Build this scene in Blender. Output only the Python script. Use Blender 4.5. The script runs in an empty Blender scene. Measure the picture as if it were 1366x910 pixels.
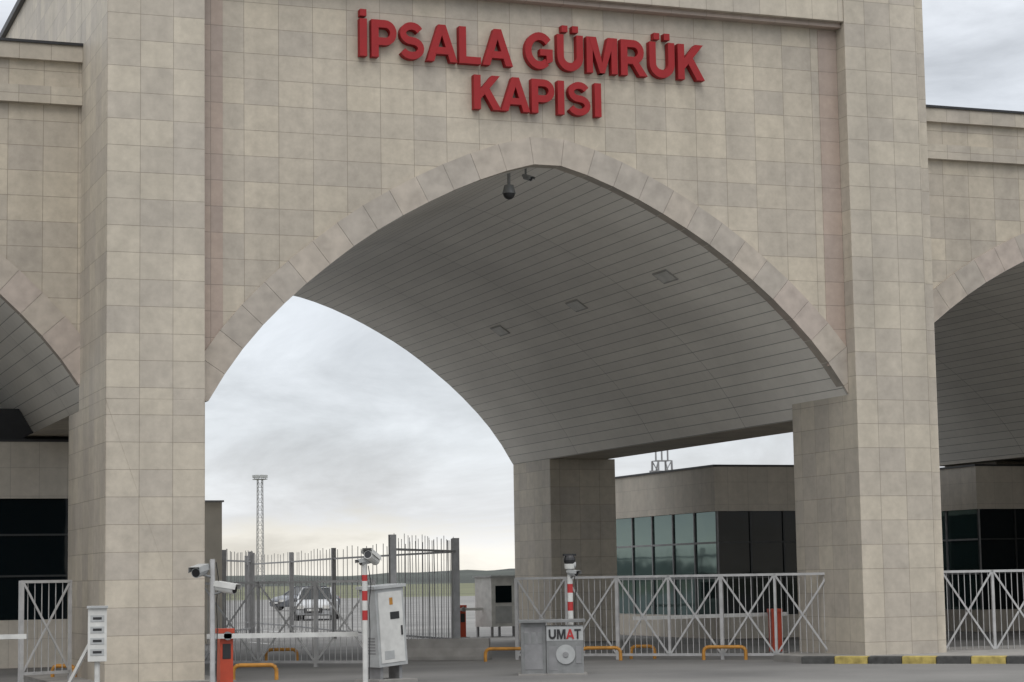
import bpy, bmesh, math, random
from mathutils import Vector, Matrix
random.seed(7)
scene=bpy.context.scene
col=scene.collection

# ------------------------------------------------------------ materials
def new_mat(name):
    m=bpy.data.materials.new(name); m.use_nodes=True
    nt=m.node_tree; b=nt.nodes['Principled BSDF']
    return m,nt,b
def N(nt,t,**kw):
    n=nt.nodes.new(t)
    for k,v in kw.items():
        if k in n.inputs: n.inputs[k].default_value=v
        else: setattr(n,k,v)
    return n
def plain(name,colr,rough=.6,metal=0.,noise=.12,scale=6.,bump=0.):
    m,nt,b=new_mat(name)
    tc=N(nt,'ShaderNodeTexCoord')
    no=N(nt,'ShaderNodeTexNoise'); no.inputs['Scale'].default_value=scale; no.inputs['Detail'].default_value=5
    nt.links.new(tc.outputs['Object'],no.inputs['Vector'])
    mr=N(nt,'ShaderNodeMapRange'); mr.inputs['From Min'].default_value=.3; mr.inputs['From Max'].default_value=.7
    mr.inputs['To Min'].default_value=1-noise; mr.inputs['To Max'].default_value=1+noise
    nt.links.new(no.outputs['Fac'],mr.inputs['Value'])
    mx=N(nt,'ShaderNodeVectorMath',operation='SCALE'); mx.inputs[0].default_value=colr[:3]
    nt.links.new(mr.outputs[0],mx.inputs['Scale'])
    nt.links.new(mx.outputs[0],b.inputs['Base Color'])
    b.inputs['Roughness'].default_value=rough; b.inputs['Metallic'].default_value=metal
    if bump:
        bp=N(nt,'ShaderNodeBump'); bp.inputs['Strength'].default_value=bump; bp.inputs['Distance'].default_value=.02
        nt.links.new(no.outputs['Fac'],bp.inputs['Height']); nt.links.new(bp.outputs[0],b.inputs['Normal'])
    return m
def tiles(name,c1,c2,mort,bw,rh,ms,off=0.,rough=.55,mott=.10,streak=.10,bumpd=.006,ox=0.,oz=0.,spatch=None,squash=1.,big=.07):
    m,nt,b=new_mat(name)
    uv=N(nt,'ShaderNodeUVMap')
    mp=N(nt,'ShaderNodeMapping'); mp.inputs['Location'].default_value=(ox,oz,0)
    nt.links.new(uv.outputs[0],mp.inputs[0])
    br=N(nt,'ShaderNodeTexBrick'); br.offset=off; br.squash=squash
    br.inputs['Color1'].default_value=(*c1,1); br.inputs['Color2'].default_value=(*c2,1); br.inputs['Mortar'].default_value=(*mort,1)
    br.inputs['Scale'].default_value=1; br.inputs['Mortar Size'].default_value=ms; br.inputs['Mortar Smooth'].default_value=.4
    br.inputs['Brick Width'].default_value=bw; br.inputs['Row Height'].default_value=rh; br.inputs['Bias'].default_value=-.1
    nt.links.new(mp.outputs[0],br.inputs['Vector'])
    geo=N(nt,'ShaderNodeNewGeometry')
    n1=N(nt,'ShaderNodeTexNoise'); n1.inputs['Scale'].default_value=4.5; n1.inputs['Detail'].default_value=8; n1.inputs['Roughness'].default_value=.68
    nt.links.new(geo.outputs['Position'],n1.inputs['Vector'])
    mp2=N(nt,'ShaderNodeMapping'); mp2.inputs['Scale'].default_value=spatch or (1.6,1.6,.10)
    nt.links.new(geo.outputs['Position'],mp2.inputs[0])
    n2=N(nt,'ShaderNodeTexNoise'); n2.inputs['Scale'].default_value=1.0; n2.inputs['Detail'].default_value=6
    nt.links.new(mp2.outputs[0],n2.inputs['Vector'])
    n3=N(nt,'ShaderNodeTexNoise'); n3.inputs['Scale'].default_value=.33; n3.inputs['Detail'].default_value=4
    nt.links.new(geo.outputs['Position'],n3.inputs['Vector'])
    def mr(src,a):
        r=N(nt,'ShaderNodeMapRange'); r.inputs['From Min'].default_value=.3; r.inputs['From Max'].default_value=.7
        r.inputs['To Min'].default_value=1-a; r.inputs['To Max'].default_value=1+a
        nt.links.new(src,r.inputs['Value']); return r.outputs[0]
    mu=N(nt,'ShaderNodeMath',operation='MULTIPLY')
    nt.links.new(mr(n1.outputs['Fac'],mott),mu.inputs[0]); nt.links.new(mr(n2.outputs['Fac'],streak),mu.inputs[1])
    mu2=N(nt,'ShaderNodeMath',operation='MULTIPLY'); nt.links.new(mu.outputs[0],mu2.inputs[0]); nt.links.new(mr(n3.outputs['Fac'],big),mu2.inputs[1])
    sc=N(nt,'ShaderNodeVectorMath',operation='SCALE')
    nt.links.new(br.outputs['Color'],sc.inputs[0]); nt.links.new(mu2.outputs[0],sc.inputs['Scale'])
    nt.links.new(sc.outputs[0],b.inputs['Base Color'])
    b.inputs['Roughness'].default_value=rough
    bp=N(nt,'ShaderNodeBump'); bp.invert=True; bp.inputs['Strength'].default_value=.45; bp.inputs['Distance'].default_value=bumpd
    nt.links.new(br.outputs['Fac'],bp.inputs['Height']); nt.links.new(bp.outputs[0],b.inputs['Normal'])
    return m
M={}
M['stone']=tiles('stone_cladding',(.485,.43,.345),(.385,.345,.295),(.26,.225,.18),.64,.47,.006,off=0,ox=.1,oz=.1,mott=.13)
M['stone2']=tiles('stone_cladding_pilaster',(.49,.44,.36),(.405,.365,.315),(.27,.235,.19),.58,.47,.006,ox=-6.35,oz=.1,mott=.12)
M['pink']=tiles('pink_stone_cladding',(.39,.31,.26),(.34,.28,.245),(.22,.185,.155),.75,.47,.006,ox=0,oz=.1)
M['vous']=plain('voussoir_stone',(.42,.37,.315),.55,0,.15,4)
M['vous2']=plain('voussoir_stone_warm',(.42,.36,.315),.55,0,.15,4)
M['vous3']=plain('voussoir_stone_grey',(.385,.345,.30),.55,0,.15,4)
M['bldstone']=tiles('booth_cladding',(.52,.47,.40),(.48,.44,.375),(.34,.30,.26),.6,.6,.005)
M['annexwall']=plain('annex_render',(.60,.56,.49),.7,0,.08,2)
M['soffit']=tiles('soffit_planks',(.80,.77,.71),(.73,.70,.65),(.22,.21,.19),4.8,.255,.009,rough=.45,mott=.04,streak=.13,ox=0,spatch=(.35,.25,.35),big=.05)
M['cap']=plain('dark_cap_metal',(.03,.03,.033),.5,.3)
M['red']=plain('red_letter_paint',(.29,.005,.008),.65,0,.06)
M['white']=plain('white_paint',(.58,.58,.56),.45,0,.12)
M['greypaint']=plain('grey_paint',(.38,.39,.39),.45,0,.12)
M['fence']=plain('galvanised_paint',(.44,.44,.44),.5,.1,.14)
M['fencedk']=plain('weathered_steel',(.24,.24,.245),.5,.2,.15)
M['redw']=plain('red_reflective',(.42,.03,.03),.4)
M['orange']=plain('orange_red_housing',(.45,.06,.025),.45)
M['yellow']=plain('yellow_rail_paint',(.45,.21,.035),.6,0,.25)
M['kyel']=plain('kerb_yellow',(.38,.30,.09),.8,0,.4,7)
M['kblk']=plain('kerb_black',(.055,.055,.053),.8,0,.4,7)
M['black']=plain('black_plastic',(.02,.02,.022),.4)
M['lens']=plain('lens_glass',(.01,.01,.012),.08)
M['conc']=plain('concrete',(.26,.25,.235),.85,0,.18,3,.4)
M['metalbox']=plain('galvanised_cabinet',(.23,.235,.235),.45,.3,.22,5)
M['tire']=plain('rubber',(.02,.02,.02),.8)
M['carpaint']=plain('car_white_paint',(.42,.43,.44),.3)
M['carpaint2']=plain('car_grey_paint',(.16,.17,.19),.25,.3)
M['alu']=plain('aluminium',(.035,.038,.038),.45,.2)
M['light']=plain('recessed_lamp_cover',(.62,.61,.58),.35)
M['frame']=plain('lamp_frame',(.33,.32,.30),.45)
def glass(name,c,rough=.04,metal=0.,ior=1.45):
    m,nt,b=new_mat(name); b.inputs['Base Color'].default_value=(*c,1); b.inputs['Roughness'].default_value=rough
    b.inputs['Metallic'].default_value=metal; b.inputs['IOR'].default_value=ior
    no=N(nt,'ShaderNodeTexNoise'); no.inputs['Scale'].default_value=.8
    tc=N(nt,'ShaderNodeTexCoord'); nt.links.new(tc.outputs['Object'],no.inputs['Vector'])
    bp=N(nt,'ShaderNodeBump'); bp.inputs['Strength'].default_value=.15; bp.inputs['Distance'].default_value=.03
    nt.links.new(no.outputs['Fac'],bp.inputs['Height']); nt.links.new(bp.outputs[0],b.inputs['Normal'])
    return m
M['dglass']=glass('dark_glass',(.004,.008,.010),ior=1.30)
M['tglass']=glass('teal_glass',(.085,.145,.145),.05,.75)
def ground_mat():
    m,nt,b=new_mat('asphalt')
    geo=N(nt,'ShaderNodeNewGeometry')
    n1=N(nt,'ShaderNodeTexNoise'); n1.inputs['Scale'].default_value=.25; n1.inputs['Detail'].default_value=9
    n2=N(nt,'ShaderNodeTexNoise'); n2.inputs['Scale'].default_value=60; n2.inputs['Detail'].default_value=3
    for n in (n1,n2): nt.links.new(geo.outputs['Position'],n.inputs['Vector'])
    r=N(nt,'ShaderNodeValToRGB'); r.color_ramp.elements[0].position=.3; r.color_ramp.elements[0].color=(.12,.118,.115,1)
    r.color_ramp.elements[1].position=.72; r.color_ramp.elements[1].color=(.23,.225,.215,1)
    mx=N(nt,'ShaderNodeMath',operation='MULTIPLY_ADD'); mx.inputs[1].default_value=.35; 
    nt.links.new(n2.outputs['Fac'],mx.inputs[0]); nt.links.new(n1.outputs['Fac'],mx.inputs[2])
    sb=N(nt,'ShaderNodeMath',operation='SUBTRACT'); sb.inputs[1].default_value=.17; nt.links.new(mx.outputs[0],sb.inputs[0])
    nt.links.new(sb.outputs[0],r.inputs[0]); nt.links.new(r.outputs[0],b.inputs['Base Color']); b.inputs['Roughness'].default_value=.85
    bp=N(nt,'ShaderNodeBump'); bp.inputs['Strength'].default_value=.4; bp.inputs['Distance'].default_value=.01
    nt.links.new(n2.outputs['Fac'],bp.inputs['Height']); nt.links.new(bp.outputs[0],b.inputs['Normal'])
    return m
M['asphalt']=ground_mat()
M['field']=plain('dry_grass_field',(.11,.115,.06),.95,0,.35,.02)
M['hill']=plain('hill_scrub',(.040,.048,.040),.95,0,.45,.012)

# ------------------------------------------------------------ mesh builder
class MB:
    def __init__(s): s.v=[];s.f=[];s.m=[];s.uv=[];s.mats=[]
    def mi(s,k):
        if k not in s.mats: s.mats.append(k)
        return s.mats.index(k)
    def face(s,pts,mat,uv=None):
        i=len(s.v); s.v+= [tuple(p) for p in pts]; s.f.append(list(range(i,i+len(pts)))); s.m.append(s.mi(mat))
        if uv is None:
            a=Vector((0,0,0)); n=len(pts)
            for j in range(n):
                p=Vector(pts[j]);q=Vector(pts[(j+1)%n]); a+=p.cross(q)
            ax=max(range(3),key=lambda k:abs(a[k]))
            uv=[(p[1],p[2]) if ax==0 else (p[0],p[2]) if ax==1 else (p[0],p[1]) for p in pts]
        s.uv.append(uv)
    def box(s,x0,x1,y0,y1,z0,z1,mat,R=None,T=None,skip=''):
        c=[(x0,y0,z0),(x1,y0,z0),(x1,y1,z0),(x0,y1,z0),(x0,y0,z1),(x1,y0,z1),(x1,y1,z1),(x0,y1,z1)]
        if R is not None or T is not None:
            R=R or Matrix.Identity(3); T=Vector(T or (0,0,0)); c=[tuple(R@Vector(p)+T) for p in c]
        for k,f in (('f',(0,1,5,4)),('r',(1,2,6,5)),('b',(2,3,7,6)),('l',(3,0,4,7)),('t',(4,5,6,7)),('d',(3,2,1,0))):
            if k in skip: continue
            s.face([c[i] for i in f],mat)
    def cyl(s,p0,p1,r0,mat,r1=None,n=10,caps=True):
        p0=Vector(p0);p1=Vector(p1); r1=r0 if r1 is None else r1
        d=(p1-p0).normalized(); a=d.orthogonal().normalized(); b=d.cross(a)
        A=[p0+(a*math.cos(2*math.pi*i/n)+b*math.sin(2*math.pi*i/n))*r0 for i in range(n)]
        B=[p1+(a*math.cos(2*math.pi*i/n)+b*math.sin(2*math.pi*i/n))*r1 for i in range(n)]
        for i in range(n):
            j=(i+1)%n; s.face([A[i],A[j],B[j],B[i]],mat)
        if caps: s.face(A[::-1],mat); s.face(B,mat)
    def bar(s,p0,p1,w,mat,t=None):
        p0=Vector(p0);p1=Vector(p1); d=(p1-p0); L=d.length; d.normalize(); t=t or w
        up=Vector((0,0,1)) if abs(d.z)<.95 else Vector((0,1,0))
        a=d.cross(up).normalized(); b=a.cross(d)
        P=[]
        for q in (p0,p1): P+= [q+a*sx*t/2+b*sz*w/2 for sx,sz in ((-1,-1),(1,-1),(1,1),(-1,1))]
        for f in ((0,1,5,4),(1,2,6,5),(2,3,7,6),(3,0,4,7),(3,2,1,0),(4,5,6,7)): s.face([P[i] for i in f],mat)
    def dome(s,c,r,mat,sz=1.,n=12,lo=-90,hi=90,m=8):
        c=Vector(c); rings=[]
        for k in range(m+1):
            a=math.radians(lo+(hi-lo)*k/m)
            rings.append([c+Vector((r*math.cos(a)*math.cos(2*math.pi*i/n),r*math.cos(a)*math.sin(2*math.pi*i/n),r*sz*math.sin(a))) for i in range(n)])
        for k in range(m):
            for i in range(n):
                j=(i+1)%n; s.face([rings[k][i],rings[k][j],rings[k+1][j],rings[k+1][i]],mat)
    def prism(s,poly,y0,y1,mat,f=None):
        f=f or (lambda x,y,z:(x,y,z)); n=len(poly)
        area=sum(poly[i][0]*poly[(i+1)%n][1]-poly[(i+1)%n][0]*poly[i][1] for i in range(n))
        if area<0: poly=poly[::-1]
        s.face([f(x,y0,z) for x,z in poly],mat); s.face([f(x,y1,z) for x,z in poly[::-1]],mat)
        for i in range(n):
            a=poly[i];b=poly[(i+1)%n]; s.face([f(a[0],y0,a[1]),f(a[0],y1,a[1]),f(b[0],y1,b[1]),f(b[0],y0,b[1])],mat)
    def obj(s,name,parent=None,loc=(0,0,0),rz=0,bevel=0,merge=False,smooth=False):
        me=bpy.data.meshes.new(name); me.from_pydata(s.v,[],s.f)
        for k in s.mats: me.materials.append(M[k])
        for i,p in enumerate(me.polygons): p.material_index=s.m[i]
        ul=me.uv_layers.new(name='UVMap')
        for i,p in enumerate(me.polygons):
            for j,li in enumerate(p.loop_indices): ul.data[li].uv=s.uv[i][j]
        if merge or bevel or smooth:
            bm=bmesh.new(); bm.from_mesh(me); bmesh.ops.remove_doubles(bm,verts=bm.verts,dist=1e-5)
            if smooth:
                for f in bm.faces: f.smooth=True
                for e in bm.edges:
                    if len(e.link_faces)==2 and e.calc_face_angle(0)>.6: e.smooth=False
            bm.to_mesh(me); bm.free()
        me.update()
        o=bpy.data.objects.new(name,me); col.objects.link(o); o.location=loc; o.rotation_euler=(0,0,rz)
        if parent: o.parent=parent
        if bevel:
            b=o.modifiers.new('bevel','BEVEL'); b.width=bevel; b.segments=2; b.limit_method='ANGLE'
        return o
def empty(name,loc=(0,0,0),rz=0):
    e=bpy.data.objects.new(name,None); col.objects.link(e); e.location=loc; e.rotation_euler=(0,0,rz); e.empty_display_size=.3
    return e

# ------------------------------------------------------------ gate building
D=36.53; P1=36.88; YR=56.1; ZS=4.88; TOP=14.6; WY=39.3
half=[(6.48,4.88),(6.32,5.14),(6.15,5.42),(5.8,5.90),(5.45,6.30),(5.0,6.75),(4.6,7.11),(4.15,7.47),(3.8,7.74),(3.4,8.02),(3.0,8.27),(2.57,8.51),(2.15,8.73),(1.75,8.92),(1.25,9.13),(.77,9.30),(.35,9.42),(0,9.49)]
def prof(c,s=1.,k=1.):
    h=[(u*s,4.88+(z-4.88)*k) for u,z in half]
    return [(c-u,z) for u,z in h]+[(c+u,z) for u,z in h[::-1][1:]]
gate=empty('customs_gate_building')
def arch_wall(name,pr,y,x0,x1,top,mat,back=False):
    mb=MB()
    pts=pr
    def q(a,b,z0,z1,c,d):
        P=[(a,y,z0),(b,y,z1),(b,y,d),(a,y,c)]
        if back: P=P[::-1]
        mb.face(P,mat)
    if x0<pts[0][0]-1e-4: q(x0,pts[0][0],ZS,ZS,top,top)
    for a,b in zip(pts,pts[1:]): q(a[0],b[0],a[1],b[1],top,top)
    if x1>pts[-1][0]+1e-4: q(pts[-1][0],x1,ZS,ZS,top,top)
    return mb.obj(name,gate)
def barrel(name,pr,y0,y1):
    mb=MB(); s=0
    for a,b in zip(pr,pr[1:]):
        L=math.hypot(b[0]-a[0],b[1]-a[1])
        mb.face([(a[0],y0,a[1]),(a[0],y1,a[1]),(b[0],y1,b[1]),(b[0],y0,b[1])],'soffit',[(y0-36.9,s),(y1-36.9,s),(y1-36.9,s+L),(y0-36.9,s+L)])
        s+=L
    return mb.obj(name,gate,merge=True,smooth=True)
def resample(pts,step):
    out=[]
    seg=[math.hypot(b[0]-a[0],b[1]-a[1]) for a,b in zip(pts,pts[1:])]; tot=sum(seg); n=max(1,round(tot/step))
    for k in range(n+1):
        t=tot*k/n; i=0
        while i<len(seg)-1 and t>seg[i]: t-=seg[i]; i+=1
        f=min(1,t/seg[i]); a,b=pts[i],pts[i+1]; out.append((a[0]+(b[0]-a[0])*f,a[1]+(b[1]-a[1])*f))
    return out
def clip_half(poly,c,sign):
    # Sutherland-Hodgman against x = c ; keep sign*(x-c) >= 0
    out=[];n=len(poly)
    for i in range(n):
        a=poly[i];b=poly[(i+1)%n]; da=sign*(a[0]-c);db=sign*(b[0]-c)
        if da>=0: out.append(a)
        if da*db<0:
            t=da/(da-db); out.append((a[0]+(b[0]-a[0])*t,a[1]+(b[1]-a[1])*t))
    return out
def voussoirs(name,pr,y0,y1,th=.52,clip=None):
    mb=MB(); i0=resample(pr,.56); n=len(i0)
    def nrm(i):
        a=i0[max(0,i-1)];b=i0[min(n-1,i+1)]; dx,dz=b[0]-a[0],b[1]-a[1]; L=math.hypot(dx,dz); return (-dz/L,dx/L)
    out=[(p[0]+nrm(i)[0]*th,p[1]+nrm(i)[1]*th) for i,p in enumerate(i0)]
    # springing joints are horizontal
    out[0]=(i0[0][0]-th*1.15,i0[0][1]); out[-1]=(i0[-1][0]+th*1.15,i0[-1][1])
    g=.003
    for k in range(n-1):
        a,b,c2,d=i0[k],i0[k+1],out[k+1],out[k]
        def sh(p,q): 
            L=math.hypot(q[0]-p[0],q[1]-p[1])+1e-6; return (p[0]+(q[0]-p[0])*g/L,p[1]+(q[1]-p[1])*g/L)
        P=[sh(a,b),sh(b,a),sh(c2,d),sh(d,c2)]
        if clip:
            P=clip_half(clip_half(P,clip[0],1),clip[1],-1)
            if len(P)<3: continue
        e=random.uniform(-.002,.002)
        mb.prism(P,y0+e,y1,random.choice(('vous','vous2','vous3')))
    return mb.obj(name,gate)
pm=prof(14.68)
arch_wall('front_wall',pm,P1,8.07,20.97,12.52,'stone')
mb=MB()
mb.box(8.075,8.47,P1-.012,P1+.05,5.75,12.5,'pink',skip='bd'); mb.box(20.55,20.965,P1-.012,P1+.05,5.75,12.5,'pink',skip='bd')
mb.obj('pink_edge_bands',gate)
voussoirs('arch_voussoirs',pm,P1-.05,P1+.25,clip=(8.08,20.962))
barrel('arch_soffit',pm,P1+.001,YR)
mb=MB()
mb.box(8.07,20.97,D+.02,P1+.3,12.62,TOP,'stone2'); mb.box(8.07,20.97,D+.13,P1+.3,12.52,12.62,'pink')
mb.box(6.35,8.07,D,39.35,ZS,TOP,'stone2',skip='d'); mb.box(6.35,8.07,D,40.5,-.02,ZS,'stone2',skip='')
mb.box(20.97,22.62,D,39.2,-.02,TOP,'stone2'); mb.box(22.62,22.86,D+.12,39.2,-.02,TOP,'stone2',skip='l')
mb.obj('front_pilasters',gate,bevel=.012)
mb=MB()
for x0,x1 in ((6.35,8.2),(21.16,23.06)):
    mb.box(x0,x1,53.3,YR-.01,-.02,ZS,'stone2')
for x0,x1 in ((-7.8,-5.9),(35.15,37.0)):
    mb.box(x0,x1,WY-.6,WY+2.2,-.02,ZS,'stone2',skip='t'); mb.box(x0,x1,53.3,YR-.01,-.02,ZS,'stone2')
    mb.box(x0,x1,WY-.6,WY-.02,ZS,12.6,'stone2')
mb.obj('piers',gate,bevel=.012)
mb=MB()
mb.face([(21.16,39.2,ZS),(21.16,YR,ZS),(22.86,YR,ZS),(22.86,39.2,ZS)],'stone2')
mb.face([(6.35,39.35,ZS),(6.35,YR,ZS),(8.2,YR,ZS),(8.2,39.35,ZS)],'stone2')
for x0,x1 in ((-7.8,-5.6),(34.7,37.0)): mb.face([(x0,WY,ZS-.003),(x0,YR,ZS-.003),(x1,YR,ZS-.003),(x1,WY,ZS-.003)],'stone2')
mb.face([(6.35,39.35,11.4),(6.35,YR,11.4),(6.35,YR,TOP),(6.35,39.35,TOP)],'stone2')
mb.face([(22.86,39.2,11.4),(22.86,YR,11.4),(22.86,YR,TOP),(22.86,39.2,TOP)],'stone2')
mb.face([(6.35,D,TOP+.003),(22.86,D,TOP+.003),(22.86,YR,TOP+.003),(6.35,YR,TOP+.003)],'conc')
mb.box(6.25,22.96,D-.10,YR+.1,TOP+.01,TOP+.16,'cap')
mb.obj('upper_block',gate)
arch_wall('rear_wall',pm,YR,6.35,22.86,TOP,'stone',back=True)
pl=prof(.5,6.12/6.48,.97); prr=prof(28.68,6.12/6.48,.90)
for nm,pr,x0,x1 in (('left',pl,-14.,6.35),('right',prr,22.86,44.)):
    arch_wall(nm+'_wing_wall',pr,WY,x0,x1,10.6,'stone'); arch_wall(nm+'_wing_rear_wall',pr,YR,x0,x1,11.6,'stone',back=True)
    barrel(nm+'_wing_soffit',pr,WY+.001,YR); voussoirs(nm+'_wing_voussoirs',pr,WY-.05,WY+.2,th=.56)
    mb=MB()
    mb.box(x0,x1,WY-.14,WY+.3,10.55,10.87,'stone2'); mb.box(x0,x1,WY-.04,WY+.3,10.87,11.36,'stone'); mb.box(x0,x1,WY-.16,WY+.3,11.36,11.66,'stone2')
    mb.box(x0,x1,WY-.20,WY+.4,11.66,11.71,'cap'); mb.box(x0,x1,WY+.4,YR,11.55,11.66,'conc')
    xe=x0 if nm=='left' else x1
    mb.face([(xe,WY,-.02),(xe,YR,-.02),(xe,YR,11.6),(xe,WY,11.6)],'stone')
    mb.obj(nm+'_wing_cornice',gate)
mb=MB(); mb.box(-14,-7.8,WY,YR,-.02,ZS,'stone'); mb.box(37.0,44,WY,YR,-.02,ZS,'stone'); mb.obj('end_blocks',gate)
mb=MB()
def soff(u):
    for a,b in zip(half,half[1:]):
        if b[0]<=u<=a[0]:
            t=(a[0]-u)/(a[0]-b[0]); return a[1]+(b[1]-a[1])*t, math.atan2(b[1]-a[1],a[0]-b[0])
for sg in (1,-1):
    for yy in (39.6,44.4,49.4):
        z,ang=soff(3.67)
        R=Matrix.Rotation(ang*sg,3,'Y')
        mb.box(-.17,.17,-.34,.34,-.02,.05,'frame',R=R,T=(14.68+sg*3.67,yy,z)); mb.box(-.13,.13,-.30,.30,-.027,-.01,'light',R=R,T=(14.68+sg*3.67,yy,z))
mb.obj('soffit_lamps',gate)

# ------------------------------------------------------------ sign letters
W=.225
def arc(cx,cz,rx,rz,a0,a1,n=12): return [(cx+rx*math.cos(math.radians(a0+(a1-a0)*i/n)),cz+rz*math.sin(math.radians(a0+(a1-a0)*i/n))) for i in range(n+1)]
def ribbon(p,w=W):
    n=len(p);Lf=[];Rt=[]
    for i in range(n):
        a=p[max(0,i-1)];b=p[min(n-1,i+1)];dx,dz=b[0]-a[0],b[1]-a[1];L=math.hypot(dx,dz) or 1
        Lf.append((p[i][0]-dz/L*w/2,p[i][1]+dx/L*w/2));Rt.append((p[i][0]+dz/L*w/2,p[i][1]-dx/L*w/2))
    return Lf+Rt[::-1]
sq=lambda x,z=1.07,h=.18:[(x-.10,z),(x+.10,z),(x+.10,z+h),(x-.10,z+h)]
rect=lambda a,b,c,d:[(a,c),(b,c),(b,d),(a,d)]
bowl=ribbon([(.20,.895)]+arc(.50,.66,.26,.235,90,-90)+[(.20,.425)],.205)
Ub=ribbon([(.17,1),(.17,.7)]+arc(.5,.40,.33,.29,180,360,14)+[(.83,.7),(.83,1)])
G={'I':([rect(.08,.31,0,1)],.39),'P':([rect(.06,.29,0,1),bowl],.90),
'R':([rect(.06,.29,0,1),bowl,[(.38,.44),(.63,.44),(.98,0),(.70,0)]],1.0),
'S':([ribbon(arc(.45,.70,.28,.20,22,270,14)[:-1]+arc(.45,.30,.30,.20,90,-158,14),.20)],.93),
'A':([[(0,0),(.24,0),(.5,.72),(.5,1),(.38,1)],[(1,0),(.76,0),(.5,.72),(.5,1),(.62,1)],[(.28,.2),(.72,.2),(.66,.39),(.34,.39)]],1.0),
'L':([[(.06,0),(.77,0),(.77,.19),(.29,.19),(.29,1),(.06,1)]],.83),
'G':([ribbon(arc(.54,.5,.38,.40,38,310,20),.215),rect(.56,.98,.37,.55),[(.77,.14),(.98,.22),(.98,.372),(.77,.372)]],1.08),
'U':([Ub],1.0),'M':([rect(.06,.27,0,1),rect(.91,1.12,0,1),[(.14,1),(.39,1),(.67,0),(.51,0)],[(1.04,1),(.79,1),(.51,0),(.67,0)]],1.18),
'K':([rect(.06,.29,0,1),[(.27,.28),(.27,.58),(.67,1),(.96,1)],[(.39,.50),(.56,.66),(1.0,0),(.72,0)]],1.0),
'T':([rect(.02,.82,.82,1),rect(.32,.52,0,.83)],.85),' ':([],.36)}
G['ü']=(G['U'][0]+[sq(.32),sq(.68)],1.0); G['i']=(G['I'][0]+[sq(.195)],.39)
def text_mesh(mb,s,x0,x1,z,cap,yf,dep,mat,matfn=None):
    tot=sum(G[c][1] for c in s); k=(x1-x0)/tot; x=x0
    for ci,c in enumerate(s):
        for i,p in enumerate(G[c][0]):
            mb.prism([(x+a*k,z+b*cap) for a,b in p],yf-.002*i-.0007*(ci%2),yf+dep,matfn(ci) if matfn else mat)
        x+=G[c][1]*k
mb=MB()
text_mesh(mb,'iPSALA GüMRüK',10.94,17.96,11.25,.70,P1-.16,.145,'red')
text_mesh(mb,'KAPISI',13.16,15.81,10.40,.65,P1-.16,.145,'red')
mb.obj('red_letter_sign')

# ------------------------------------------------------------ cctv under apex
def bullet(mb,c,d,L=.30,r=.055,mat='white'):
    c=Vector(c);d=Vector(d).normalized(); side=d.cross(Vector((0,0,1))).normalized(); up=side.cross(d)
    a=c-d*L/2;b=c+d*L/2
    mb.cyl(a,b,r,mat,n=14); mb.cyl(b,b+d*.012,r*.8,'lens',n=14)
    P=lambda q,s1,u1:q+side*s1+up*u1
    h=[(-r*1.25,r*.1),(-r*1.1,r*1.2),(r*1.1,r*1.2),(r*1.25,r*.1)]
    q0=a-d*.02;q1=b+d*.07
    for (s0,u0),(s1,u1) in zip(h,h[1:]): mb.face([P(q0,s0,u0),P(q1,s0,u0),P(q1,s1,u1),P(q0,s1,u1)],mat)
mb=MB()
mb.cyl((14.15,37.5,9.42),(14.15,37.5,9.12),.03,'metalbox'); mb.cyl((14.15,37.5,9.14),(14.15,37.5,8.98),.09,'metalbox',r1=.13,n=16)
mb.dome((14.15,37.5,8.98),.115,'black',lo=-90,hi=0)
mb.obj('dome_security_camera',smooth=True)
mb=MB(); mb.cyl((14.42,37.3,9.48),(14.42,37.3,9.27),.02,'metalbox'); bullet(mb,(14.42,37.2,9.24),(.2,-1,-.35),.22,.045,'metalbox'); mb.obj('security_camera')

# ------------------------------------------------------------ booths behind
def booth(name,x0,x1,y0,y1,h,zb,zg,ncf=6,ncs=5):
    e=empty(name)
    mb=MB()
    mb.box(x0,x1,y0,y1,zg,h,'bldstone'); mb.box(x0-.05,x1+.05,y0-.05,y1+.05,h,h+.05,'cap')
    mb.box(x0+.05,x1-.05,y0+.05,y1-.05,-.02,zb,'bldstone')
    mb.obj('walls',e)
    mb=MB(); mb.box(x0+.10,x1-.10,y0+.10,y1-.10,zb,zg,'dglass',skip='tdl'); 
    mb.face([(x0+.10,y1-.10,zb),(x0+.10,y0+.10,zb),(x0+.10,y0+.10,zg),(x0+.10,y1-.10,zg)],'tglass')
    mb.obj('glazing',e)
    mb=MB()
    for i in range(ncf+1):
        x=x0+.08+(x1-x0-.16)*i/ncf; mb.box(x-.025,x+.025,y0+.06,y0+.11,zb,zg,'alu')
    for i in range(ncs+1):
        y=y0+.08+(y1-y0-.16)*i/ncs; mb.box(x0+.06,x0+.11,y-.03,y+.03,zb,zg,'fencedk')
    for z in (zb+(zg-zb)*.36,zb+(zg-zb)*.70):
        mb.box(x0+.062,x0+.108,y0+.1,y1-.1,z-.025,z+.025,'fencedk'); mb.box(x0+.1,x1-.1,y0+.065,y0+.108,z-.02,z+.02,'alu')
    mb.obj('mullions',e)
    return e
booth('customs_office_building',25.4,31.6,52,60.6,4.62,.62,3.42,ncs=6)
booth('customs_office_building',33.6,41.,52,60.6,4.66,.62,3.45)
booth('customs_office_building',-4,7.6,46,53,4.75,1.0,3.55,ncf=5)
mb=MB(); mb.box(-4.5,7.9,46.6,53.2,4.82,5.5,'cap'); mb.obj('interior_darkness_slab')  # near-black slab added to stand in for interior darkness above the left office
mb=MB(); mb.box(9.,13.75,60.,64.,-.02,4.0,'annexwall'); mb.box(8.95,13.8,59.95,64.05,4.0,4.05,'fencedk')
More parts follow.
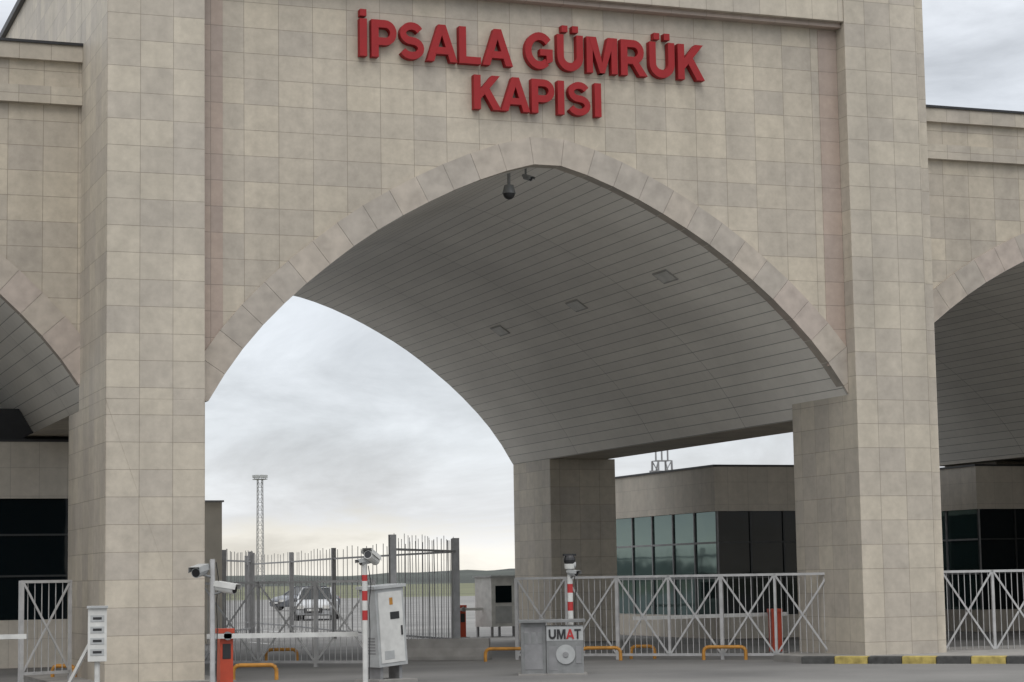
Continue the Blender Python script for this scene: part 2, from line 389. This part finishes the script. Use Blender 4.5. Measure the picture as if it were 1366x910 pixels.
mb.box(10.2,11.2,59.97,60.02,0,2.1,'alu'); mb.box(11.8,13.0,59.97,60.02,1.1,2.2,'dglass'); mb.obj('annex_building')

# ------------------------------------------------------------ fences
def low_fence(name,p,q,n,h=1.70,zb=.10):
    p=Vector(p);q=Vector(q); L=(q-p).length; rz=math.atan2(q.y-p.y,q.x-p.x)
    mb=MB(); z0=zb
    mb.bar((0,0,h),(L,0,h),.05,'fence'); mb.bar((0,0,z0),(L,0,z0),.05,'fence')
    w=L/n
    for i in range(n+1):
        mb.bar((i*w,0,0 if i in(0,n) or i%2==0 else z0),(i*w,0,h+.02),.05 if i%2 else .07,'fence')
    for i in range(n):
        a=i*w+.03;b=(i+1)*w-.03; s=random.uniform(-.01,.01)
        mb.bar((a,-.02,z0+.03),(b,-.02,h-.03+s),.038,'fence',.012); mb.bar((a,-.034,h-.03),(b,-.034,z0+.03),.038,'fence',.012)
    k=int(L/.125)
    for i in range(1,k): 
        x=i*L/k; mb.bar((x,.02,z0),(x,.02,h+.0),.012,'fence')
    return mb.obj(name,loc=p,rz=rz)
low_fence('metal_gate_fence',(16.1,42.6,0),(21.05,38.0,0),6)
low_fence('metal_gate_fence',(9.6,43.7,0),(12.5,41.1,0),3)
low_fence('metal_gate_fence',(23.5,37.8,0),(30.0,36.6,0),6)
low_fence('metal_gate_fence',(5.15,37.9,0),(6.05,38.3,0),1,h=1.78,zb=.2)
def tall_fence(name,pts,h=2.7,mat='fencedk',sp=.13,postm='fence',r=.012,pw=.12):
    mb=MB()
    for p in pts: mb.bar((p[0],p[1],0),(p[0],p[1],h),pw,postm)
    for a,b in zip(pts,pts[1:]):
        a=Vector((*a,0));b=Vector((*b,0));L=(b-a).length
        for z in (.25,h-.32): mb.bar(a+Vector((0,0,z)),b+Vector((0,0,z)),.05,mat)
        k=int(L/sp)
        for i in range(1,k):
            c=a+(b-a)*i/k; dx=random.uniform(-.03,.03); mb.bar(c+Vector((0,0,.12)),c+Vector((dx,0,h-.02+random.uniform(-.07,.06))),r,mat)
    return mb.obj(name)
tall_fence('tall_picket_fence',[(14.05,44.8),(17.0,49.1)],mat='fence',sp=.22,pw=.14)
tall_fence('tall_picket_fence',[(17.2,49.8),(17.6,62),(18.4,70),(18.8,78)],sp=.55,postm='fencedk',r=.016)
tall_fence('tall_picket_fence',[(17.2,70.5),(16.4,67.5),(14.6,63.5)],sp=.33,postm='fencedk',r=.016)

# ------------------------------------------------------------ street furniture
def striped(mb,x,y,z0,z1,r,seg=.16):
    z=z0;i=0
    while z<z1-1e-3:
        t=min(z+seg,z1); mb.cyl((x,y,z),(x,y,t),r,'redw' if i%2 else 'white',n=14); z=t;i+=1
def pole_cam(name,loc,h,r,stripe,cams,extra=None):
    mb=MB()
    mb.cyl((0,0,0),(0,0,.03),.16,'metalbox',n=16)
    if stripe: mb.cyl((0,0,.03),(0,0,stripe[0]),r,'white'); striped(mb,0,0,stripe[0],stripe[1],r*1.02); mb.cyl((0,0,stripe[1]),(0,0,h),r*.9,'white')
    else: mb.cyl((0,0,.03),(0,0,h),r,'fence')
    for c,d,L,rr,m in cams:
        mb.cyl((0,0,c[2]-.1),(c[0],c[1],c[2]-.04),.022,'metalbox'); bullet(mb,c,d,L,rr,m)
    pts=[(r+.01,-.03,h-.05),(r+.05,-.04,h-.35),(r+.015,-.03,h-.7),(r+.03,-.03,h-1.1),(r+.01,-.02,.1)]
    for a,b in zip(pts,pts[1:]): mb.cyl(a,b,.008,'black',n=6)
    if extra: extra(mb)
    return mb.obj(name,loc=loc)
pole_cam('security_camera_pole',(10.18,34.0,0),2.0,.045,(.9,1.8),[((.12,-.02,2.08),(-.5,-.6,.25),.34,.075,'white'),((.02,0,2.02),(-1,-.3,-.2),.2,.05,'greypaint')])
pole_cam('security_camera_pole',(7.86,35.0,0),2.1,.045,None,[((-.22,-.05,1.9),(-.6,-.8,-.15),.32,.085,'greypaint'),((.2,-.1,1.62),(.7,-.7,-.15),.34,.08,'white')])
def barrier(name,loc,rz,L,h=.95,mat='orange'):
    e=empty(name,loc,rz)
    mb=MB(); mb.box(-.11,.11,-.13,.13,0,h-.08,mat); mb.box(-.13,.13,-.15,.15,h-.08,h,mat); mb.box(-.07,.07,-.138,-.13,.45,.7,'black'); mb.box(-.2,.2,-.2,.2,0,.02,'conc'); mb.obj('housing',e,bevel=.015)
    mb=MB(); mb.cyl((0,-.22,h-.12),(0,-.1,h-.12),.07,'metalbox',n=16); mb.bar((-.35,-.2,h-.12),(L,-.2,h-.12-.01*L),.08,'white',.04)
    mb.obj('boom_arm',e)
    return e
barrier('barrier_gate',(8.16,35.4,0),0,2.25)
barrier('barrier_gate',(22.1,42.4,0),math.radians(172),3.2)
barrier('barrier_gate',(20.9,60.,0),math.radians(10),3.0,.95)
barrier('barrier_gate',(3.2,37.0,0),math.radians(5),1.9,1.0)
mb=MB()
Rt=Matrix.Rotation(math.radians(-4),3,'Y')
mb.box(-.30,.30,-.22,.22,.0,1.3,'greypaint',R=Rt,T=(0,0,.28)); mb.box(-.34,.34,-.26,.26,1.3,1.35,'greypaint',R=Rt,T=(0,0,.28))
mb.box(-.25,.25,-.232,-.22,.06,1.24,'white',R=Rt,T=(0,0,.28)); mb.box(-.02,.17,-.24,-.232,.78,.90,'black',R=Rt,T=(0,0,.28)); mb.box(.19,.22,-.25,-.232,.5,.66,'black',R=Rt,T=(0,0,.28))
for i in range(6): mb.box(-.306,-.30,-.14,.14,.22+i*.05,.245+i*.05,'fencedk',R=Rt,T=(0,0,.28))
mb.box(-.18,.02,-.237,-.232,.12,.26,'greypaint',R=Rt,T=(0,0,.28)); mb.box(-.02,.05,-.237,-.232,1.02,1.14,'yellow',R=Rt,T=(0,0,.28))
for sx in (-.2,.2): mb.box(sx-.03,sx+.03,-.15,.15,0,.3,'fencedk')
mb.box(-.4,.4,-.35,.35,0,.06,'conc')
mb.obj('electrical_cabinet',loc=(10.78,34.8,0),rz=math.radians(20),bevel=.012)
e=empty('control_cabinet',(14.12,35.6,0),math.radians(-20))
mb=MB(); mb.box(-.56,-.12,-.24,.30,0.02,.92,'metalbox'); mb.box(-.115,.54,-.30,.30,.02,.86,'metalbox'); mb.box(-.60,.58,-.34,.34,.92,.97,'metalbox',skip='')
mb.box(-.50,-.18,-.248,-.24,.1,.84,'fencedk'); mb.cyl((.22,-.30,.36),(.22,-.33,.36),.17,'greypaint',n=24); mb.cyl((.22,-.33,.36),(.22,-.35,.36),.05,'fencedk',n=14)
for x in (-.46,-.34,-.22): mb.box(x-.04,x+.04,-.254,-.248,.55,.75,'metalbox')
mb.box(-.08,.08,-.306,-.3,.08,.5,'fencedk'); mb.box(.40,.50,-.31,-.3,.2,.5,'fencedk')
mb.box(-.62,.6,-.36,.36,-.02,.03,'conc')
mb.obj('housing',e,bevel=.01)
mb=MB(); mb.box(-.11,.535,-.306,-.3,.60,.84,'greypaint'); text_mesh(mb,'UMAT',-.08,.50,.63,.17,-.316,.01,'black',lambda i:'redw' if i==2 else 'black'); mb.obj('lettering',e)
def domehead(mb):
    mb.cyl((-.05,0,1.93),(.10,-.03,1.93),.06,'greypaint',n=14); mb.dome((0,0,2.02),.11,'black'); mb.cyl((0,0,1.86),(0,0,1.95),.09,'white',r1=.10,n=14); mb.box(-.12,.12,-.03,.03,2.09,2.13,'black')
pole_cam('dome_camera_pole',(14.62,35.95,0),1.88,.05,(.95,1.7),[((.02,-.1,1.78),(.3,-1,-.1),.2,.05,'greypaint')],domehead)
mb=MB(); mb.cyl((0,0,0),(0,0,1.28),.045,'white'); mb.box(-.15,.15,-.12,.10,.48,1.33,'white'); mb.box(-.17,.17,-.16,.12,1.33,1.37,'greypaint')
for z in (.62,.80,.98,1.16): mb.box(-.11,.11,-.128,-.12,z-.045,z+.06,'greypaint'); mb.box(-.07,.07,-.133,-.128,z-.01,z+.03,'black')
mb.bar((-.05,.1,.9),(-.5,.4,.02),.05,'white'); mb.box(-.2,.2,-.18,.18,0,.02,'conc'); mb.obj('intercom_post',loc=(5.97,35.0,0),rz=math.radians(-10),bevel=.008)
def hoop(name,p,q,h=.26,mat='yellow',r=.036):
    mb=MB(); p=Vector((*p,0));q=Vector((*q,0)); d=(q-p).normalized(); u=Vector((0,0,1))
    pts=[p,p+u*(h-.1)]+[p+d*(.1-.1*math.cos(t))+u*(h-.1+.1*math.sin(t)) for t in (.5,1.0,1.57)]+[q-d*(.1-.1*math.cos(t))+u*(h-.1+.1*math.sin(t)) for t in (1.57,1.0,.5)]+[q+u*(h-.1),q]
    for a,b in zip(pts,pts[1:]): mb.cyl(a,b,r,mat,n=10)
    return mb.obj(name,smooth=True,merge=True)
for p,q in (((8.75,37.3),(9.45,37.0)),((5.95,39.6),(6.3,39.3)),((15.2,42.1),(16.0,41.6)),((16.9,41.0),(17.6,40.6)),((19.0,39.6),(19.7,39.1)),((18.1,41.2),(18.5,40.9)),((11.4,45.5),(12.0,45.2))):
    hoop('yellow_guard_rail',p,q)
mb=MB(); mb.prism([(-.28,0),(.28,0),(.28,.08),(.12,.25),(.09,.45),(-.09,.45),(-.12,.25),(-.28,.08)],-.9,.9,'conc'); mb.obj('concrete_barrier',loc=(14.9,43.6,0),rz=math.radians(60),bevel=.01)
mb=MB(); mb.box(-.45,.45,-.4,.4,.3,1.75,'white'); mb.box(-.5,.5,-.45,.45,1.75,1.80,'greypaint'); mb.box(-.3,.3,-.41,-.4,1.0,1.5,'dglass'); mb.box(-.3,.3,-.41,-.4,.4,.9,'greypaint')
for sx in(-.4,.4):
    for sy in (-.35,.35): mb.bar((sx,sy,0),(sx,sy,.3),.06,'fencedk')
mb.obj('service_kiosk',loc=(22.,60.,0),rz=.3)

def kerb(name,p,q,w=.28,h=.14,seg=.8):
    p=Vector((*p,0));q=Vector((*q,0)); L=(q-p).length; rz=math.atan2(q.y-p.y,q.x-p.x); mb=MB(); n=int(L/seg)
    for i in range(n): mb.box(i*L/n+.004,(i+1)*L/n-.004,-w/2,w/2,-.02,h,'kyel' if i%2 else 'kblk')
    return mb.obj(name,loc=p,rz=rz,bevel=.02)
kerb('striped_kerb',(19.7,36.7),(24.9,31.9),seg=.62)
mb=MB()
mb.prism([(19.85,36.8),(25.0,32.05),(30,35.5),(30,39),(21,39.4),(19.75,38.0)],-.02,.125,'conc',f=lambda x,y,z:(x,z,y)); mb.obj('pavement_island')
mb=MB(); mb.box(5.6,8.5,36.0,41.2,-.02,.06,'conc'); mb.obj('pavement_island')
mb=MB()
for x in (10.5,14.7,18.6):
    for k in range(6): mb.face([(x+.0,58+k*7,.004),(x+.12,58+k*7,.004),(x+.12,61+k*7,.004),(x,61+k*7,.004)],'white')
mb.obj('road_markings')

# masts
def lattice(name,loc,h,w,top):
    mb=MB(); c=[(-w/2,-w/2),(w/2,-w/2),(w/2,w/2),(-w/2,w/2)]
    k=.75
    for a in c: mb.cyl((a[0],a[1],0),(a[0]*k,a[1]*k,h),.05,'fencedk',n=6)
    n=int(h/(w*1.2))
    for i in range(n):
        z0=h*i/n;z1=h*(i+1)/n; s0=1-(1-k)*i/n; s1=1-(1-k)*(i+1)/n
        for j in range(4):
            a=c[j];b=c[(j+1)%4]; mb.bar((a[0]*s0,a[1]*s0,z0),(b[0]*s1,b[1]*s1,z1),.035,'fencedk'); mb.bar((a[0]*s1,a[1]*s1,z1),(b[0]*s1,b[1]*s1,z1),.035,'fencedk')
    if top=='lights':
        mb.box(-.9,.9,-.9,.9,h,h+.08,'fencedk')
        for i in range(8):
            t=i*math.pi/4; x,y=.85*math.cos(t),.85*math.sin(t)
            mb.box(x-.24,x+.24,y-.14,y+.14,h+.25,h+.65,'greypaint'); mb.bar((x,y,h),(x,y,h+.3),.05,'fencedk')
    else:
        for i,(x,hh) in enumerate(((-.3,.6),(0,.9),(.3,.5))): mb.cyl((x,0,h),(x,0,h+hh),.04,'fencedk',n=6)
        mb.box(-.6,.6,-.1,.1,h-.6,h-.45,'fencedk')
    return mb.obj(name,loc=loc)
lattice('floodlight_mast',(74.3,300,0),16.4,.9,'lights')
lattice('telecom_mast',(41.3,90,0),7.0,.9,'ant')

# cars
def car(name,loc,rz,paint):
    e=empty(name,loc,rz)
    st=[(-2.15,.62,.38,.62),(-2.1,.78,.25,.78),(-1.6,.86,.22,.95),(-.9,.88,.20,.98),(.3,.88,.20,.96),(1.1,.87,.20,.92),(1.8,.83,.22,.80),(2.1,.74,.26,.66),(2.15,.60,.36,.58)]
    mb=MB(); rings=[]
    for x,w,zb,zt in st: rings.append([(x,-w*.92,zb),(x,-w,zb+.18),(x,-w,zt-.14),(x,-w*.86,zt),(x,w*.86,zt),(x,w,zt-.14),(x,w,zb+.18),(x,w*.92,zb)])
    for a,b in zip(rings,rings[1:]):
        for i in range(8): j=(i+1)%8; mb.face([a[i],b[i],b[j],a[j]],paint)
    mb.face(rings[0],paint); mb.face(rings[-1][::-1],paint)
    mb.obj('body',e,smooth=True,merge=True)
    mb=MB(); low=[(-1.75,-.76),(1.05,-.78),(1.05,.78),(-1.75,.76)];hi=[(-1.15,-.60),(.25,-.62),(.25,.62),(-1.15,.60)]
    A=[(x,y,.93) for x,y in low];B=[(x,y,1.42) for x,y in hi]
    for i in range(4): j=(i+1)%4; mb.face([A[i],A[j],B[j],B[i]],'dglass')
    mb.box(-1.17,.27,-.63,.63,1.415,1.455,paint)
    for i in range(4): mb.bar(A[i],B[i],.07,paint)
    mb.bar((-.35,-.775,.93),(-.35,-.625,1.42),.07,paint); mb.bar((-.35,.775,.93),(-.35,.625,1.42),.07,paint)
    mb.obj('cabin',e)
    mb=MB()
    for x in (-1.35,1.35):
        for s in (-1,1): mb.cyl((x,s*.70,.32),(x,s*.90,.32),.32,'tire',n=20); mb.cyl((x,s*.90,.32),(x,s*.912,.32),.2,'greypaint',n=16)
    mb.box(2.05,2.17,-.7,-.42,.52,.66,'light'); mb.box(2.05,2.17,.42,.7,.52,.66,'light'); mb.box(2.1,2.175,-.4,.4,.34,.55,'black'); mb.box(2.1,2.18,-.26,.26,.42,.52,'white')
    mb.box(-2.17,-2.08,-.72,-.48,.62,.76,'redw'); mb.box(-2.17,-2.08,.48,.72,.62,.76,'redw')
    mb.obj('wheels_and_lights',e)
    return e
car('parked_car',(25.9,94,0),math.radians(250),'carpaint')
car('parked_car',(34.5,128,0),math.radians(200),'carpaint2')

# ------------------------------------------------------------ terrain
def sheet(name,x0,x1,y0,y1,z,mat):
    mb=MB(); mb.face([(x0,y0,z),(x1,y0,z),(x1,y1,z),(x0,y1,z)],mat); return mb.obj(name)
sheet('ground',-3000,4000,-1500,5000,-.012,'field')
sheet('asphalt_road',-60,160,-40,210,0,'asphalt')
mb=MB()
import mathutils.noise as mn
nx,ny=200,10
def hz(i,j):
    x=-500+2200*i/nx; y=900+700*j/ny
    t=math.sin(math.pi*min(1,j/ny))
    return (x,y,-1+t*(10.5+8*mn.noise(Vector((x*.006,y*.002,1.3)))+3.5*mn.noise(Vector((x*.03,y*.006,4.)))))
for i in range(nx):
    for j in range(ny): mb.face([hz(i,j),hz(i+1,j),hz(i+1,j+1),hz(i,j+1)],'hill')
mb.obj('distant_hills',merge=True,smooth=True)

# ------------------------------------------------------------ world, sun, camera
w=bpy.data.worlds.new('World'); scene.world=w; w.use_nodes=True; nt=w.node_tree
bg=nt.nodes['Background']; bg.inputs['Strength'].default_value=.1
sky=N(nt,'ShaderNodeTexSky',sky_type='NISHITA'); sky.sun_disc=False; sky.sun_elevation=math.radians(48); sky.sun_rotation=math.radians(200)
tc=N(nt,'ShaderNodeTexCoord'); sep=N(nt,'ShaderNodeSeparateXYZ'); nt.links.new(tc.outputs['Generated'],sep.inputs[0])
mp=N(nt,'ShaderNodeMapping'); mp.inputs['Scale'].default_value=(1,1,3.2); nt.links.new(tc.outputs['Generated'],mp.inputs[0])
no=N(nt,'ShaderNodeTexNoise'); no.inputs['Scale'].default_value=7.5; no.inputs['Detail'].default_value=10; no.inputs['Roughness'].default_value=.6; no.inputs['Distortion'].default_value=.5
nt.links.new(mp.outputs[0],no.inputs['Vector'])
r=N(nt,'ShaderNodeValToRGB'); cr=r.color_ramp
cr.elements[0].position=0; cr.elements[0].color=(.90,.86,.78,1)
cr.elements[1].position=1; cr.elements[1].color=(1.,1.,1.,1)
for p,c in ((.020,(.90,.87,.80,1)),(.034,(.70,.71,.73,1)),(.07,(.70,.73,.765,1)),(.2,(.67,.705,.755,1)),(.4,(.85,.87,.90,1))):
    el=cr.elements.new(p); el.color=c
wb=N(nt,'ShaderNodeMath',operation='MULTIPLY_ADD'); wb.inputs[1].default_value=.07; nt.links.new(no.outputs['Fac'],wb.inputs[0]); nt.links.new(sep.outputs['Z'],wb.inputs[2])
sb=N(nt,'ShaderNodeMath',operation='SUBTRACT'); sb.inputs[1].default_value=.034; nt.links.new(wb.outputs[0],sb.inputs[0])
nt.links.new(sb.outputs[0],r.inputs[0])
mr=N(nt,'ShaderNodeMapRange'); mr.inputs['From Min'].default_value=.33; mr.inputs['From Max'].default_value=.67; mr.inputs['To Min'].default_value=8.4; mr.inputs['To Max'].default_value=13.0
nt.links.new(no.outputs['Fac'],mr.inputs['Value'])
zr=N(nt,'ShaderNodeMapRange'); zr.inputs['From Min'].default_value=.3; zr.inputs['From Max'].default_value=1; zr.inputs['To Min'].default_value=1.; zr.inputs['To Max'].default_value=2.0
nt.links.new(sep.outputs['Z'],zr.inputs['Value'])
mu=N(nt,'ShaderNodeMath',operation='MULTIPLY'); nt.links.new(mr.outputs[0],mu.inputs[0]); nt.links.new(zr.outputs[0],mu.inputs[1])
vs=N(nt,'ShaderNodeVectorMath',operation='SCALE'); nt.links.new(r.outputs[0],vs.inputs[0]); nt.links.new(mu.outputs[0],vs.inputs['Scale'])
mix=N(nt,'ShaderNodeMix',data_type='RGBA'); mix.inputs[0].default_value=.92
nt.links.new(sky.outputs[0],mix.inputs[6]); nt.links.new(vs.outputs[0],mix.inputs[7]); nt.links.new(mix.outputs[2],bg.inputs[0])
sd=bpy.data.lights.new('sun','SUN'); sd.energy=.75; sd.angle=math.radians(30); sd.color=(1,.96,.90)
so=bpy.data.objects.new('sun',sd); col.objects.link(so)
az=math.radians(200);el=math.radians(48)
dirv=Vector((math.sin(az)*math.cos(el),math.cos(az)*math.cos(el),math.sin(el)))
so.rotation_euler=dirv.to_track_quat('Z','Y').to_euler(); so.location=(0,0,40)

th=math.radians(20.69);ph=math.atan(317/2850.);rho=0.016
F=Vector((math.sin(th)*math.cos(ph),math.cos(th)*math.cos(ph),math.sin(ph)))
R0=Vector((math.cos(th),-math.sin(th),0));U0=R0.cross(F)
U=U0*math.cos(rho)+R0*math.sin(rho);R=R0*math.cos(rho)-U0*math.sin(rho)
cd=bpy.data.cameras.new('camera'); cam=bpy.data.objects.new('camera',cd); col.objects.link(cam)
mat=Matrix((R,U,-F)).transposed().to_4x4(); mat.translation=(0,0,1.7); cam.matrix_world=mat
cd.sensor_width=36; cd.lens=36*2850/1366.; cd.clip_end=8000; cd.clip_start=.1
scene.camera=cam
scene.view_settings.view_transform='Standard'; scene.view_settings.look='None'; scene.view_settings.exposure=0
